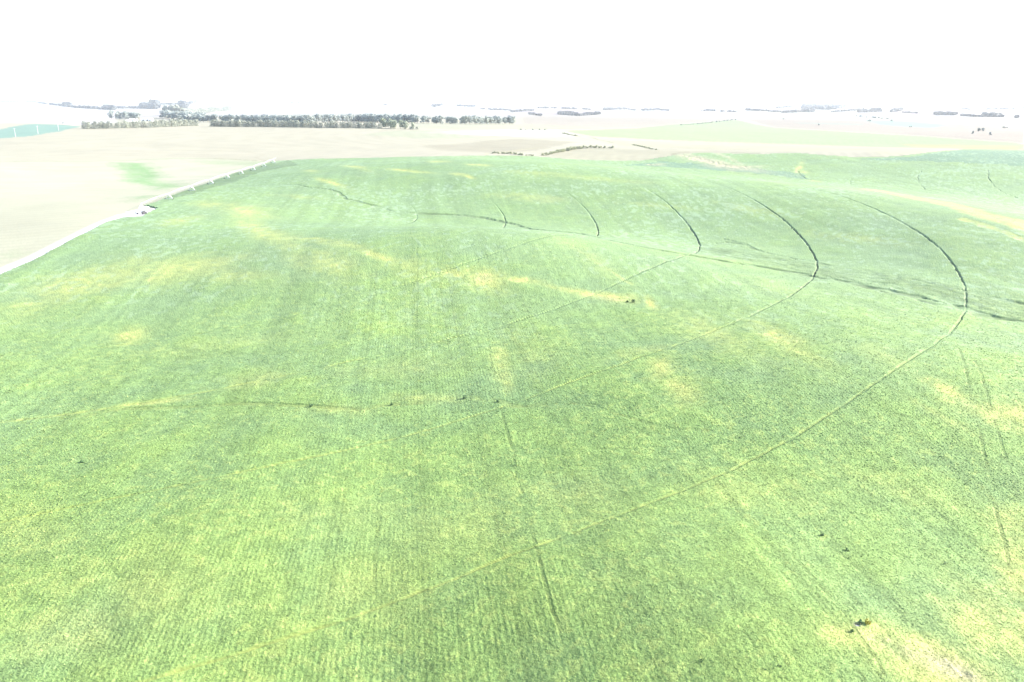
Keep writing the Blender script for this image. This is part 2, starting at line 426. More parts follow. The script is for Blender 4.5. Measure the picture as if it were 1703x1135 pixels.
# ---- land sheet
def build_land():
    core = np.radians(np.arange(-47, 52.01, .09))
    rest = np.radians(np.arange(57, 309.9, 6))
    az = np.concatenate([core, rest])
    el = np.concatenate([np.arange(89.5, 45, -3), np.arange(45, 14, -.3), np.arange(14, 4, -.05), np.arange(4, .26, -.022)])
    rr = 70 / np.tan(np.radians(el))
    A, Rr = np.meshgrid(az, rr)
    X = Rr * np.sin(A); Y = Rr * np.cos(A)
    Z = zf(X, Y)
    n1 = vn(X, Y, 60, 21); n2 = vn(X, Y, 17, 22); n3 = vn(X, Y, 240, 23); n4 = vn(X, Y, 7, 24)
    C = np.zeros(X.shape + (3,))
    C[:] = (.215, .203, .153)
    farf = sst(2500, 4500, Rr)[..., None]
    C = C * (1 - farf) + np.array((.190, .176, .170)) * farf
    # patchwork of distant fields and range
    for sc, sd_, cc, am in ((430, 31, (.30, .33, .22), .5), (620, 32, (.42, .36, .32), .6), (300, 33, (.34, .36, .26), .35)):
        m = sst(.25, .45, vn(X + 90, Y * .6, sc, sd_)) * am
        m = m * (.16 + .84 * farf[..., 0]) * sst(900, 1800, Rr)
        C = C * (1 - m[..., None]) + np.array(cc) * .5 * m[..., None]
    polys = [
     ([(-260,600),(0,459),(110,406),(180,370),(228,349),(262,333),(320,313),(380,292),(452,269),(300,262),(190,267),(0,269.5),(-260,270)], (.48,.475,.35), 1),
     ([(188,270),(236,272),(258,287),(300,312),(268,317),(226,301),(205,286)], (.19,.30,.135), .95),
     ([(221,328),(258,325),(247,335),(222,333)], (.20,.29,.15), .9),
     ([(300,266),(452,271),(430,277),(360,272)], (.25,.31,.17), .6),
     ([(10,424),(62,416),(40,425),(12,430)], (.24,.32,.17), .6),
     ([(28,433),(55,427),(45,434),(30,439)], (.24,.32,.17), .6),
     ([(-260,233),(0,230),(40,228),(100,219),(136,211),(90,207.5),(55,206.5),(0,216),(-260,240)], (.10,.155,.125), 1),
     ([(-260,205),(60,205),(130,209),(190,205),(190,193),(450,184),(850,184),(850,176),(-260,176)], (.62,.60,.57), .9),
     ([(940,218),(1065,213.5),(1110,208),(1225,200),(1290,213),(1500,225),(1690,238),(1703,241),(1703,249),(1600,247),(1450,245.5),(1100,233),(985,227)], (.245,.315,.165), 1),
     ([(1500,240),(1703,242),(1703,250),(1600,248.5)], (.40,.42,.19), .8),
     ([(1700,238),(1500,224),(1290,212),(1240,199),(1300,198),(1500,203),(1703,214)], (.37,.325,.265), 1),
     ([(1430,199.5),(1530,203.5),(1580,208.5),(1545,213),(1470,208)], (.21,.33,.26), .9),
     ([(1320,204),(1440,206),(1430,208.5),(1330,206)], (.30,.37,.30), .6),
     ([(870,190),(1065,188),(1200,196),(1225,199),(1110,207),(1060,212),(870,213)], (.40,.355,.29), .9),
     ([(860,182),(900,180),(985,183),(1000,188),(985,192),(930,192),(870,189)], (.235,.18,.175), .8),
     ([(1480,186),(1500,180),(1560,178),(1595,186),(1600,191),(1560,192),(1500,190)], (.24,.17,.165), .8),
     ([(640,205),(860,206),(1000,213),(1040,213),(930,216),(690,214)], (.40,.40,.29), .8),
     ([(690,221),(860,216),(935,217),(960,226),(900,228),(760,225)], (.58,.56,.50), .8),
     ([(640,219),(720,217),(760,224),(860,229),(720,231),(600,226)], (.38,.42,.28), .6),
     ([(700,244),(860,232),(960,236),(900,250),(830,256),(740,250)], (.35,.325,.235), .7),
     ([(1290,243),(1380,243),(1370,250),(1300,252)], (.33,.325,.22), .6),
     ([(1460,253),(1560,247),(1600,248),(1500,258),(1450,260)], (.33,.32,.21), .6),
     ([(1000,235),(1200,236),(1500,246),(1600,248),(1400,252),(1150,249),(1030,243)], (.44,.42,.29), .8),
     ([(900,262),(940,250),(1010,246),(1060,250),(1200,252),(1330,254),(1160,255),(1090,264),(1060,268),(960,266)], (.40,.385,.27), .8),
    ]
    for P, c, s in polys:
        W = cast(dens(P, 60))[:, :2]
        xx = X + 5 * n2 + 2 * n4; yy = Y + 12 * n1
        if s == 1: xx, yy = X + 1.0 * n4, Y + 1.5 * n4
        m = pip(xx, yy, W) * s
        if s < 1:
            m = m * .25
            for ox, oy in ((4, 10), (-4, -9), (6, -5)):
                m = m + .25 * s * pip(xx + ox + 3 * n4, yy + oy + 6 * n2, W)
        c = np.array(c); c = c * (.46 if c.mean() > .298 else .62 if c.mean() > .18 else 1.1)
        C = C * (1 - m[..., None]) + np.array(c) * m[..., None]
    # farm track, turning pad and bare verge
    track = cast(dens([(-120,512),(0,452),(60,427),(110,401),(150,381),(180,367),(205,358),(230,354)], 15))
    acore = len(core)
    Xc, Yc, Ac, Rc = X[:, :acore], Y[:, :acore], A[:, :acore], Rr[:, :acore]
    def paint(m, c):
        C[:, :acore] = C[:, :acore] * (1 - m[..., None]) + np.array(c) * m[..., None]
    wob = [(p[0], p[1]) for p in track]
    paint(line_mask(Xc, Yc, Ac, Rc, wob, 11) * .6, (.22, .215, .16))
    paint(line_mask(Xc, Yc, Ac, Rc, wob, 5.6), (.36, .35, .34))
    pad = cast([(212,353),(238,347),(262,348),(272,346),(256,356),(236,363),(206,364)])[:, :2]
    m = pip(Xc + n4[:, :acore], Yc + 2 * n4[:, :acore], pad)
    paint(m * .95, (.34, .32, .315))
    # hedge bottoms, gullies and fence lines
    for pts, wd, c, s in [
        ([(-100,269),(0,269),(100,269),(190,268),(300,263.5),(380,265),(452,269)], 5, (.19,.20,.11), .75),
        ([(860,215),(960,214),(1063,213)], 7, (.16,.17,.12), .6), ([(560,209),(700,214),(860,216)], 6, (.22,.22,.16), .5),
        ([(1063,213),(1140,208),(1235,198),(1300,198.5)], 9, (.16,.16,.13), .7), ([(1235,198),(1150,192),(1040,186)], 12, (.28,.29,.2), .4),
        ([(1290,196),(1380,199),(1460,201),(1560,203),(1600,209),(1703,212)], 8, (.19,.17,.15), .7),
        ([(936,222),(948,225),(962,227)], 5, (.13,.14,.09), .85), ([(985,229),(995,233),(1008,235),(1021,238)], 5, (.14,.16,.09), .85),
        ([(1053,241),(1068,244),(1080,247),(1091,249)], 6, (.15,.16,.09), .9), ([(1000,232),(1100,240),(1300,246)], 5, (.25,.24,.16), .4),
        ([(1118,256.5),(1130,254.5),(1145,253)], 5, (.15,.16,.08), .7), ([(1220,254.5),(1260,255)], 5, (.15,.19,.10), .7),
        ([(390,249),(415,253),(440,258),(425,262),(440,267)], 2.2, (.26,.23,.16), .5),
        ([(500,233),(560,226),(640,217)], 3, (.36,.31,.23), .5), ([(690,238),(705,241),(760,246),(820,251)], 2.5, (.27,.24,.17), .5),
        ([(790,258),(830,254.5),(870,249),(905,245)], 3, (.35,.33,.16), .5),
        ([(1400,212),(1500,219),(1620,228),(1703,233)], 6, (.27,.26,.2), .4), ([(1360,216),(1500,221)], 4, (.3,.29,.22), .4),
        ([(1300,204),(1400,208),(1560,214)], 6, (.30,.29,.22), .4),
        ([(1330,255),(1400,260.5),(1440,262.5),(1500,259.5),(1560,252.5),(1620,248.5)], 3, (.17,.17,.09), .6),
        ([(455,268.5),(540,264.5),(600,263.5),(700,261),(830,259)], 3, (.20,.19,.11), .55),
        ([(0,461),(60,434),(110,407),(150,387),(180,372),(205,364.5),(235,364)], 1.8, (.34,.29,.21), .8),
        ]:
        L = cast(dens(pts, 12))
        m = line_mask(Xc + .3*wd*n4[:, :acore], Yc + wd*n2[:, :acore]*.5, Ac, Rc, [tuple(p) for p in L], wd)
        paint(m * s * (.75 + .25 * n2[:, :acore]), np.array(c) * .7)
    # combine passes in the stubble
    u = X * math.cos(R_(62)) - Y * math.sin(R_(62))
    st = np.sin(u * 2 * np.pi / 9.0 + 1.5 * n1) * sst(3000, 600, Rr) * .035
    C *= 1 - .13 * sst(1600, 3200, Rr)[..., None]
    C *= (1 + st +   .03 * n1 + .03 * n2 + .03 * n3 * sst(1500, 300, Rr))[..., None]
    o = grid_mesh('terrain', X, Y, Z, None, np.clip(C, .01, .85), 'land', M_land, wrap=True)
    # close the small hole straight below
    tag(o, 'pale harvested fields and rolling hills around the green field', None, None, 'structure')
    return o
build_land()

# ---- crop sheet
LEAF_TILT, LEAF_VAR = .31, .18
def build_crop():
    az = np.radians(np.arange(-46, 51.01, .058))
    el = np.concatenate([np.arange(50, 8, -.05), np.arange(8, 2.6, -.03)])
    rr = 70 / np.tan(np.radians(el))
    A, Rg = np.meshgrid(az, rr)
    X = Rg * np.sin(A); Y = Rg * np.cos(A)
    T = zf(X, Y)
    wx = 2.2 * vn(X, Y, 9, 40) + 3.5 * vn(X, Y, 30, 41)
    ins = pip(X + .3 * vn(X, Y, 1.3, 42), Y + .6 * vn(X, Y, 2.3, 43), fieldpoly)
    sx = Rg * math.radians(.058)                       # sample spacing across and along the sight line
    sy = np.gradient(rr)[:, None] * np.ones_like(X)
    def lod(wl, k=1.0): return np.clip(1.6 - 2.6 * np.maximum(sx, sy * k) / wl, 0, 1)
    nA = vn(X, Y, 85, 50); nB = vn(X, Y, 28, 51); nC = vn(X, Y, 9, 52); nD = vn(X, Y, 3.1, 53); nE = vn(X, Y, 1.1, 54)
    nF = vn(X, Y, .42, 55)
    # wheel tracks of the pivot: true circles about its centre
    rc = np.hypot(X - PIV[0], Y - PIV[1])
    tr = np.zeros(X.shape)
    kr = np.abs(((X - PIV[0]) * X + (Y - PIV[1]) * Y) / (rc * Rg + 1e-6))
    hw = .40 + .45 * sy * kr
    th = np.degrees(np.arctan2(X - PIV[0], Y - PIV[1]))
    thf = (.80 - .04 * sst(180, 300, Rg)) * sst(66, 97, th) * (1 - .45 * sst(112, 128, th) * (1 - sst(146, 152, th)) - .2 * sst(146, 152, th))
    for k, s in ((8, .85), (7, 1.15), (6, 1.15), (5, 1.0), (4, .9), (3, .8), (2, .1), (1, .1)):
        d = np.abs(rc - k * SPAN + .25 * nC + .12 * nD)
        s = s * (thf if k > 4 else thf * (1 - .8 * sst(92, 104, th)))
        tr = np.maximum(tr, s * (.40 / hw) ** .8 * (1 - sst(.42 * hw, 1.06 * hw, d)))
    br = .85 + .3 * nC + .35 * nD + .25 * nE + .25 * sst(180, 300, Rg)
    tr = np.clip(tr * br, 0, 1)
    lines = [
      ('ditch', [(489,309),(516,314),(551,317),(563,323),(576,333),(600,338),(630,346),(657,355),(697,357)], 1.2, .45),
      ('ditch', [(697,357),(751,359),(800,364),(853,375),(880,383),(959,390),(1012,402),(1081,416),(1160,430),(1219,440),(1277,449),(1330,458),(1362,465),(1410,473),(1468,486),(1516,495),(1558,509),(1595,515),(1627,526),(1660,533),(1720,545)], 2.0, 1.0),
      ('ditch', [(1205,400),(1235,408),(1266,422),(1309,431),(1362,440),(1378,444)], 1.1, .4),
      ('ditch', [(1195,407),(1215,405),(1230,408)], 1.2, .7),
      ('ditch', [(1605,488),(1625,493),(1648,499),(1672,505),(1720,512)], 1.5, .65),
      ('weed', [(0,714),(28,712),(120,700),(211,684),(317,682),(405,675),(518,680),(599,685),(652,677),(712,674),(772,666),(828,672),(853,680),(924,677),(984,681)], .9, .7),
      ('weed', [(984,681),(1015,691),(1040,698),(1079,710),(1114,719),(1150,721),(1188,723),(1252,719)], .5, .20),
      ('weed', [(300,601),(420,594),(560,592),(660,588),(740,574)], 1.4, .35),
      ('spray', [(811,569),(832,678),(850,742),(860,805),(878,858),(888,908),(902,960),(920,1020),(934,1070),(948,1133)], .5, .75),
      ('spray', [(1596,588),(1606,620),(1613,669),(1628,719),(1637,766),(1649,816),(1659,870),(1670,908),(1681,962),(1695,1010)], .5, .8),
      ('spray', [(1620,605),(1631,627),(1649,694),(1667,750),(1695,841)], .5, .75),
      ('spray', [(1320,933),(1348,965),(1401,1022),(1429,1064),(1458,1103),(1470,1133)], .5, .8),
      ('spray', [(1383,916),(1419,947),(1447,972),(1500,1020)], .45, .6),
      ('spray', [(1500,975),(1560,1020),(1620,1080)], .4, .5), ('spray', [(1180,970),(1200,985),(1235,1030)], .45, .6),
      ('spray', [(694,405),(695,470),(692,548)], .55, .5), ('spray', [(660,720),(638,805),(628,900),(624,996)], .5, .5), ('spray', [(668,590),(662,640),(660,680)], .5, .4),
      ('spray', [(458,404),(444,440),(430,467)], .6, .6), ('spray', [(511,422),(498,450),(486,481)], .6, .6), ('spray', [(344,430),(310,470),(300,490)], .6, .4),
      ('spray', [(1340,560),(1298,605),(1277,665),(1245,750)], .55, .5), ('spray', [(1355,600),(1320,650),(1262,770)], .5, .4),
      ('spray', [(764,390),(790,480),(811,569)], .55, .35), ('spray', [(1100,535),(1180,610),(1250,690)], .5, .35), ('spray', [(1085,545),(1160,625),(1230,700)], .5, .35),
      ('spray', [(1327,286),(1329,292),(1342,300),(1365,303)], 1.6, .8), ('spray', [(1420,293),(1414,303),(1416,311)], 1.1, .9),
      ('spray', [(1534,284),(1526,296),(1528,306),(1540,318)], 1.0, .9), ('spray', [(1540,318),(1581,326),(1625,330),(1699,336)], 2.0, .6),
      ('spray', [(1643,284),(1643,298),(1652,311),(1670,323),(1700,334)], 1.0, .9), ('spray', [(1100,283),(1200,289),(1330,297)], 2.2, .5),
      ('spray', [(1230,281),(1300,289),(1380,300)], 2.0, .4)]
    weed = np.zeros(X.shape); spr = np.zeros(X.shape)
    for kind, pts, wd, s in lines:
        L = [tuple(p) for p in cast(dens(pts, 10))]
        j = .8 * wd if kind != 'spray' else .25
        m = line_mask(X + j * nC + .5 * j * nD, Y + j * nC, A, Rg, L, wd * 2.2 if kind != 'spray' else wd * 1.15)
        if kind == 'weed':
            g = .50 * np.clip(.80 + .25 * nB + .5 * nC + .5 * nD + .4 * nE, 0, 1)
            tr = np.maximum(tr, m * s * g); weed = np.maximum(weed, m * g)
        elif kind == 'ditch':
            g = np.clip(.85 + .4 * nB + .5 * nC + .6 * nD, 0, 1)
            tr = np.maximum(tr, m * s * g); weed = np.maximum(weed, m * g * .8)
        else:
            if wd < .9: spr = np.maximum(spr, m * s)
            tr = np.maximum(tr, m * s * (.13 if wd < .9 else .7) * np.clip(.40 + .6 * nC + .5 * nB + .6 * nD + .6 * nE, 0, 1))
    # patches
    yb = blob_list(Y_SPEC); pb = blob_list(P_SPEC)
    wy = .35 * nB + .28 * nC + .18 * nD; wz = .35 * vn(X, Y, 24, 60) + .28 * vn(X, Y, 8, 61)
    yel = blobs(X, Y, yb, wy, wz)
    pale = blobs(X, Y, pb, wy * .7, wz * .7)
    for pts, wd, s in [([(1455,318),(1500,327),(1560,338),(1620,354),(1703,378),(1740,390)], 15, .85), ([(1600,366),(1650,382),(1720,404)], 4, .8), ([(1400,316),(1460,321)], 4, .7),
                       ([(962,418),(1008,449),(1050,476)], 1.8, .42), ([(440,400),(520,402),(600,412),(660,434)], 5, .5), ([(0,706),(120,694),(215,678)], 2.0, .3)]:
        L = stripe(pts)
        m = line_mask(X + 4 * nB + 2 * nC if wd > 3 else X, Y + 4 * nB if wd > 3 else Y, A, Rg, L, wd)
        yel = np.maximum(yel, m * s * np.clip(.8 + .3 * nC, 0, 1))
        if wd == 15: pale = np.maximum(pale, .22 * line_mask(X + 3 * nB, Y, A, Rg, L, 6))
    band = np.zeros(X.shape)
    Lb = stripe([(1205,422),(1362,452),(1468,470),(1560,488),(1703,522)])
    band = line_mask(X + 2 * nC, Y, A, Rg, Lb, 26)
    arm_wedge = pip(X + 2 * nC, Y + 4 * nC, cast(dens([(262,334),(320,315),(380,294),(437,276),(480,268),(497,276),(440,286),(390,304),(335,320),(300,330)], 20))[:, :2]).astype(float)  # wedge of darker green beside the irrigation arm
    blu = np.zeros(X.shape)
    for P_ in ([(1035,276),(1150,281.5),(1250,289),(1345,301),(1335,290),(1200,276),(1100,270)], [(1430,267),(1500,263),(1600,251),(1720,253),(1720,279),(1600,272),(1500,269)]):
        blu = np.maximum(blu, pip(X + 3 * nC, Y + 6 * nC, cast(dens(P_, 30))[:, :2]))
    # height of the canopy
    ang = R_(-7)
    u = X * math.cos(ang) - Y * math.sin(ang)
    rowvis = np.clip(.50 + .45 * vn(X, Y, 60, 70) + .3 * vn(X, Y, 11, 71), .15, 1.0)
    row = np.cos(2 * np.pi * (u + .05 * nE) / .762)
    lr = np.clip(1.5 - 2.6 * sx / .762, 0, 1) * np.clip(1.3 - sy / 6.0, 0, 1)
    H = .80 + .13 * nC + .10 * nB
    H += .016 * row * rowvis * lr + .018 * nE * lod(1.1, .35) + .03 * nF * lod(.42, .35) + .04 * nD * lod(3.1, .4)
    H += .06 * (hsh(np.arange(X.size).reshape(X.shape), np.zeros(X.shape, np.int64), 5) - .5) * np.clip(sx / .3, .5, 1.2) * (1 - .55 * sst(250, 600, Rg))
    H -= .20 * yel
    H += .18 * band * nD
    bare = sst(.55, .95, pale * (1 + .4 * nD))
    H = H * (1 - .72 * bare)
    H = H * (1 - .80 * tr)
    H = np.maximum(H, .03)
    Z = T + np.where(ins, H, -1.6)
    # leaf colour
    g0 = np.array((.104, .170, .060)); g1 = np.array((.148, .212, .060)); gb = np.array((.122, .169, .102))
    yc = np.array((.25, .27, .088)); pc = np.array((.25, .225, .150)); soil = np.array((.150, .170, .050))
    mixn = np.clip(.5 + .22 * nA + .18 * nB + .18 * nC + .18 * nD, 0, 1)
    dist = sst(120, 420, Rg)                            # far slopes get a bluer leaf colour: grazing sky sheen painted in
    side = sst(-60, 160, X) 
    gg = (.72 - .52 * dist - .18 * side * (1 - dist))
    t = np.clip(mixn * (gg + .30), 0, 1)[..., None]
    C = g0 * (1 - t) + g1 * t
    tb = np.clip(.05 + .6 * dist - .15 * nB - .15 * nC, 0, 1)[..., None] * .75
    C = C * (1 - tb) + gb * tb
    C = C * (1 - .6 * blu[..., None]) + np.array((.070, .120, .092)) * .6 * blu[..., None]
    yy = np.clip(yel * (1 + .35 * nD + .3 * nE), 0, 1)[..., None]
    yy = yy ** 1.15
    C = C * (1 - yy) + yc * yy
    # single yellowing plants
    sp = sst(.45, .8, nE + .5 * nB) * .35 * (1 - dist * .7)
    C = C * (1 - sp[..., None]) + np.array((.20, .235, .07)) * sp[..., None]
    # pale flecks on the far slopes: sheen painted into the leaf colour
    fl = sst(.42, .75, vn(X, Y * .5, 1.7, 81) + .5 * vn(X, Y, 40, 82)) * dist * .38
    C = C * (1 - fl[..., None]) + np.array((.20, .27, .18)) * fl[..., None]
    pl = np.clip(pale * (1 + .5 * nD + .3 * nE), 0, 1)[..., None]
    C = C * (1 - pl) + pc * pl
    C = C * (1 - .22 * band[..., None] * (.7 + .6 * nC[..., None]))
    C = C * (1 - .28 * arm_wedge[..., None] * (1 - yy))
    C = C * (1 - .34 * (weed * sst(.1, .8, nC * .5 + .5))[..., None])
    far_shade = sst(200, 300, Rg)[..., None]  # far wheel tracks: shade painted in as a darker floor colour
    soil = soil * (1 - far_shade) + np.array((.07, .085, .05)) * far_shade
    nearf = 1 - sst(170, 300, Rg)
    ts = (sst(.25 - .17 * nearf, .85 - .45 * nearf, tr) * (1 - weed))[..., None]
    C = C * (1 - ts * (.55 + .3 * far_shade)) + soil * ts * (.55 + .3 * far_shade)
    C *= (1 - .30 * spr * np.clip(.6 + .6 * nC + .5 * nD, 0, 1))[..., None]      # darker leaf colour along the sprayer's wheel lines
    # planter passes: every row has grown a little differently
    zz = np.zeros_like(u)
    lines_v = .085 * vn(u, zz, .76, 0) * np.clip(1.4 - sx / .55, 0, 1) + .08 * vn(u, zz + 7, 2.3, 0) * np.clip(1.4 - sx / 1.6, 0, 1) + .05 * vn(u, zz + 3, 6.1, 0)
    C *= (1 + lines_v * np.clip(.75 + .7 * vn(X, Y, 55, 91), .15, 1.2))[..., None]
    C *= (1 + .10 * nE * lod(1.1, .35) + .12 * nF * lod(.42, .35) + .05 * nD)[..., None]
    C *= (1 + .13 * (hsh(np.arange(X.size).reshape(X.shape), np.ones(X.shape, np.int64), 9) - .5))[..., None]
    # single leaves and leaf clusters standing on the canopy
    rs = np.random.RandomState(3)
    lm = ins & (Rg < 430) & (tr < .3) & (rs.rand(*X.shape) < .40 * (1 - .7 * bare) * (1 - sst(160, 425, Rg) ** 1.3))
    lx, ly, lz, ls = X[lm], Y[lm], Z[lm], np.maximum(sx[lm], .085)
    n = len(lx)
    lx = lx + rs.uniform(-.5, .5, n) * ls; ly = ly + rs.uniform(-.5, .5, n) * sy[lm]
    size = ls * rs.uniform(.6, 1.25, n)
    fd = sst(170, 420, Rg[lm])
    lz = lz + rs.uniform(-.01, .10, n) * (1 - .75 * fd)
    nn = np.stack([rs.normal(0, LEAF_TILT, n), rs.normal(0, LEAF_TILT, n), 1 + 1.5 * fd], 1); nn /= np.linalg.norm(nn, axis=1)[:, None]
    ph = rs.uniform(0, 6.283, n)
    ta = np.stack([np.cos(ph), np.sin(ph), np.zeros(n)], 1); ta = ta - nn * (ta * nn).sum(1)[:, None]; ta /= np.linalg.norm(ta, axis=1)[:, None]
    tb_ = np.cross(nn, ta)
    cen = np.stack([lx, ly, lz], 1)
    qs = np.stack([cen + (ta * a_ * size[:, None] + tb_ * b_ * size[:, None]) for a_, b_ in ((-1, -.1), (0, -.62), (1, .1), (0, .62))], 1).reshape(-1, 3)
    lc = C[lm] * (1 + LEAF_VAR * rs.uniform(-1, 1, n))[:, None] * (1 + np.array((.10, .02, .12)) * rs.uniform(-1, 1, (n, 1)))
    pk = rs.rand(n)
    ylf = (pk < .09)[:, None] * rs.uniform(.2, .7, (n, 1)) * (1 - .6 * dist[lm])[:, None]
    lc = lc * (1 - ylf) + np.array((.24, .28, .075)) * ylf
    lc = lc * np.where(pk > .94, rs.uniform(.5, .8, n), 1)[:, None]
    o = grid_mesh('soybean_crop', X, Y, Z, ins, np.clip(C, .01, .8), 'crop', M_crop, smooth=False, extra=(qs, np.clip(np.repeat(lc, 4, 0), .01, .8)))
    tag(o, 'green and yellowing soybean crop with circular wheel tracks covering the rolling field', 'crop', None, 'stuff')
build_crop()

def gz(x, y): return float(zf(np.array([x]), np.array([y]))[0])

# ------------------------------------------------------------------ centre pivot irrigation machine
def make_pivot():
    adir = np.array([math.sin(ARM), math.cos(ARM)])
    z0 = gz(*PIV)
    root = empty('center_pivot_irrigator', (PIV[0], PIV[1], z0), -ARM)      # local +Y runs along the arm
    tag(root, 'long white galvanised centre pivot irrigation machine on wheeled towers along the left field edge', 'irrigation machine')
    # pivot stand
    b = MB()
    for sx_, sy_ in ((-1,-1),(1,-1),(1,1),(-1,1)):
        b.tube([(1.9*sx_, 1.9*sy_, 0), (.35*sx_, .35*sy_, 3.9)], .09)
    for h, k in ((.9, 1.55), (2.2, 1.02)):
        q = [(-k,-k,h),(k,-k,h),(k,k,h),(-k,k,h)]
        for i in range(4): b.tube([q[i], q[(i+1)%4]], .06)
    b.box((0,0,-.05), (2.3,2.3,.15))
    st = b.build('pivot_stand', M_galv, root)
    MB().tube([(0,0,0),(0,0,4.3),(0,.4,4.6),(0,1.2,4.6)], .16, 10).build('riser_pipe', M_galv, root)
    MB().box((1.5,-1.4,1.7),(.35,.25,.6)).build('control_panel', M_white, root)
    hts = [z0] + [gz(*(PIV + adir * SPAN * k)) for k in range(1, 9)]
    PH = 4.4
    for k in range(8):
        y0, y1 = k * SPAN, (k + 1) * SPAN
        za, zb = hts[k] - z0 + PH, hts[k+1] - z0 + PH
        pipe, tr = MB(), MB()
        N = 7
        def P(t): return Vector((0, y0 + (y1-y0)*t, za + (zb-za)*t + 2.4*t*(1-t)))
        def Q(t, s): return Vector((s*.6*min(1, 4*min(t, 1-t)+.15), y0 + (y1-y0)*t, za + (zb-za)*t + 2.4*t*(1-t) - 1.0*min(1, 5*min(t,1-t))))
        pipe.tube([P(i/N) for i in range(N+1)], .085, 8)
        for i in range(1, 9):                                    # drop hoses
            p = P(i/9.0); pipe.tube([p, p + Vector((.12, 0, -1.5))], .008, 4)
        sp = pipe.build('span_pipe', M_galv, root)
        for s in (-1, 1):
            tr.tube([P(0.01)] + [Q(i/N, s) for i in range(1, N)] + [P(.99)], .012, 4)
            for i in range(1, N):
                tr.tube([P(i/N), Q(i/N, s)], .011, 4)
                if i < N-1: tr.tube([Q(i/N, s), P((i+1)/N)], .008, 3)
        for i in range(1, N): tr.tube([Q(i/N, -1), Q(i/N, 1)], .011, 4)
        tr.build('truss', M_galv, sp)
        # tower at the span's end
        zt = hts[k+1] - z0
        b = MB()
        ym = y1
        top = Vector((0, ym, zt + PH - .15))
        for s in (-1, 1):
            foot = Vector((s*2.2, ym, zt + .95))
            b.tube([top + Vector((0, -.25, 0)), foot + Vector((0, -.2, 0))], .15, 5)
            b.tube([top + Vector((0, .25, 0)), foot + Vector((0, .2, 0))], .15, 5)
            b.tube([top + Vector((0, -1.6, -.5)), foot], .05, 4)
            mid = (top + foot) * .5
            b.tube([mid, Vector((-mid.x*.0, ym, mid.z))], .05, 4)
        b.box((0, ym, zt + .95), (2.45, .12, .12))
        b.box((0, ym + .3, zt + 1.15), (.25, .2, .2))
        tw = b.build('drive_tower', M_galv, root)
        MB().box((-.5, ym - .35, zt + PH - .6), (.22, .18, .3)).build('tower_box', M_white, tw)
        for s in (-1, 1):
            tprof = [(.33,-.17),(.6,-.19),(.68,-.12),(.70,0),(.68,.12),(.6,.19),(.33,.17)]
            wl = MB().lathe(tprof, (s*2.25, ym, zt + .62), 16, 'y')
            wo = wl.build('wheel', M_tyre, tw)
        if k == 7:
            b = MB(); e0 = P(1.0)
            b.tube([e0, e0 + Vector((0, 8, .3)), e0 + Vector((0, 16, -.1))], [.11, .09, .07], 6)
            b.build('overhang', M_galv, root)
            MB().tube([e0 + Vector((0, 0, 1.0)), e0 + Vector((0, 8, .3))], .03, 4).build('end_cable', M_galv, root)
            MB().tube([e0 + Vector((0,16,-.1)), e0 + Vector((.3,16.5,.6)), e0 + Vector((.9,17,1.0))], [.08,.06,.04], 6).build('end_gun', M_galv, root)
make_pivot()

# ---- things on the turning pad
def at(px, py):
    p = cast([(px, py)])[0]
    return (float(p[0]), float(p[1]), gz(p[0], p[1]))
p = at(243, 353.5)
t = empty('fuel_tank', (p[0], p[1], p[2]), .5)
tag(t, 'white cylindrical fuel tank on legs on the bare pad by the pivot', 'tank')
MB().lathe([(.05,-2.0),(.7,-1.95),(1.0,-1.7),(1.1,-1.4),(1.1,1.4),(1.0,1.7),(.7,1.95),(.05,2.0)], (0,0,2.1), 20, 'x').build('tank_body', M_white, t)
for sx_ in (-1.2, 1.2):
    for sy_ in (-.7, .7):
        MB().tube([(sx_, sy_*1.2, 0), (sx_, sy_*.6, 1.5)], .08).build('leg', M_galv, t)
p = at(240, 356.5)
t = empty('pump_engine', p, .9)
tag(t, 'dark grey diesel pump engine standing in front of the white tank', 'engine')
MB().box((0,0,.35),(1.3,.6,.12)).box((-.9,0,.16),(.12,.7,.16)).box((.9,0,.16),(.12,.7,.16)).build('skid_frame', M_engine, t)
MB().box((-.1,0,1.1),(.85,.42,.6)).box((.0,0,1.8),(.6,.3,.12)).build('engine_block', M_engine, t)
MB().box((-1.1,0,1.15),(.12,.55,.6)).build('radiator', M_engine, t)
MB().tube([(.2,.2,1.8),(.2,.2,2.6),(.35,.2,2.75)], .07, 8).build('exhaust_pipe', M_engine, t)
MB().lathe([(.1,-.3),(.4,-.25),(.45,0),(.4,.25),(.1,.3)], (1.2,0,.8), 14, 'x').build('pump_casing', M_engine, t)
p = at(229, 356)
t = empty('supply_cart', p, .3)
tag(t, 'low white chemical tank cart on the pad beside the pivot stand', 'cart')
MB().box((0,0,.55),(1.4,.7,.08)).build('cart_bed', M_galv, t)
MB().lathe([(.1,0),(.62,.02),(.66,.5),(.62,1.15),(.3,1.4),(.12,1.45)], (-.3,0,.63), 18).build('poly_tank', M_white, t)
for s in (-1, 1):
    MB().lathe([(.15,-.1),(.36,-.12),(.4,0),(.36,.12),(.15,.1)], (.0,s*.85,.4), 16, 'y').build('wheel', M_tyre, t)

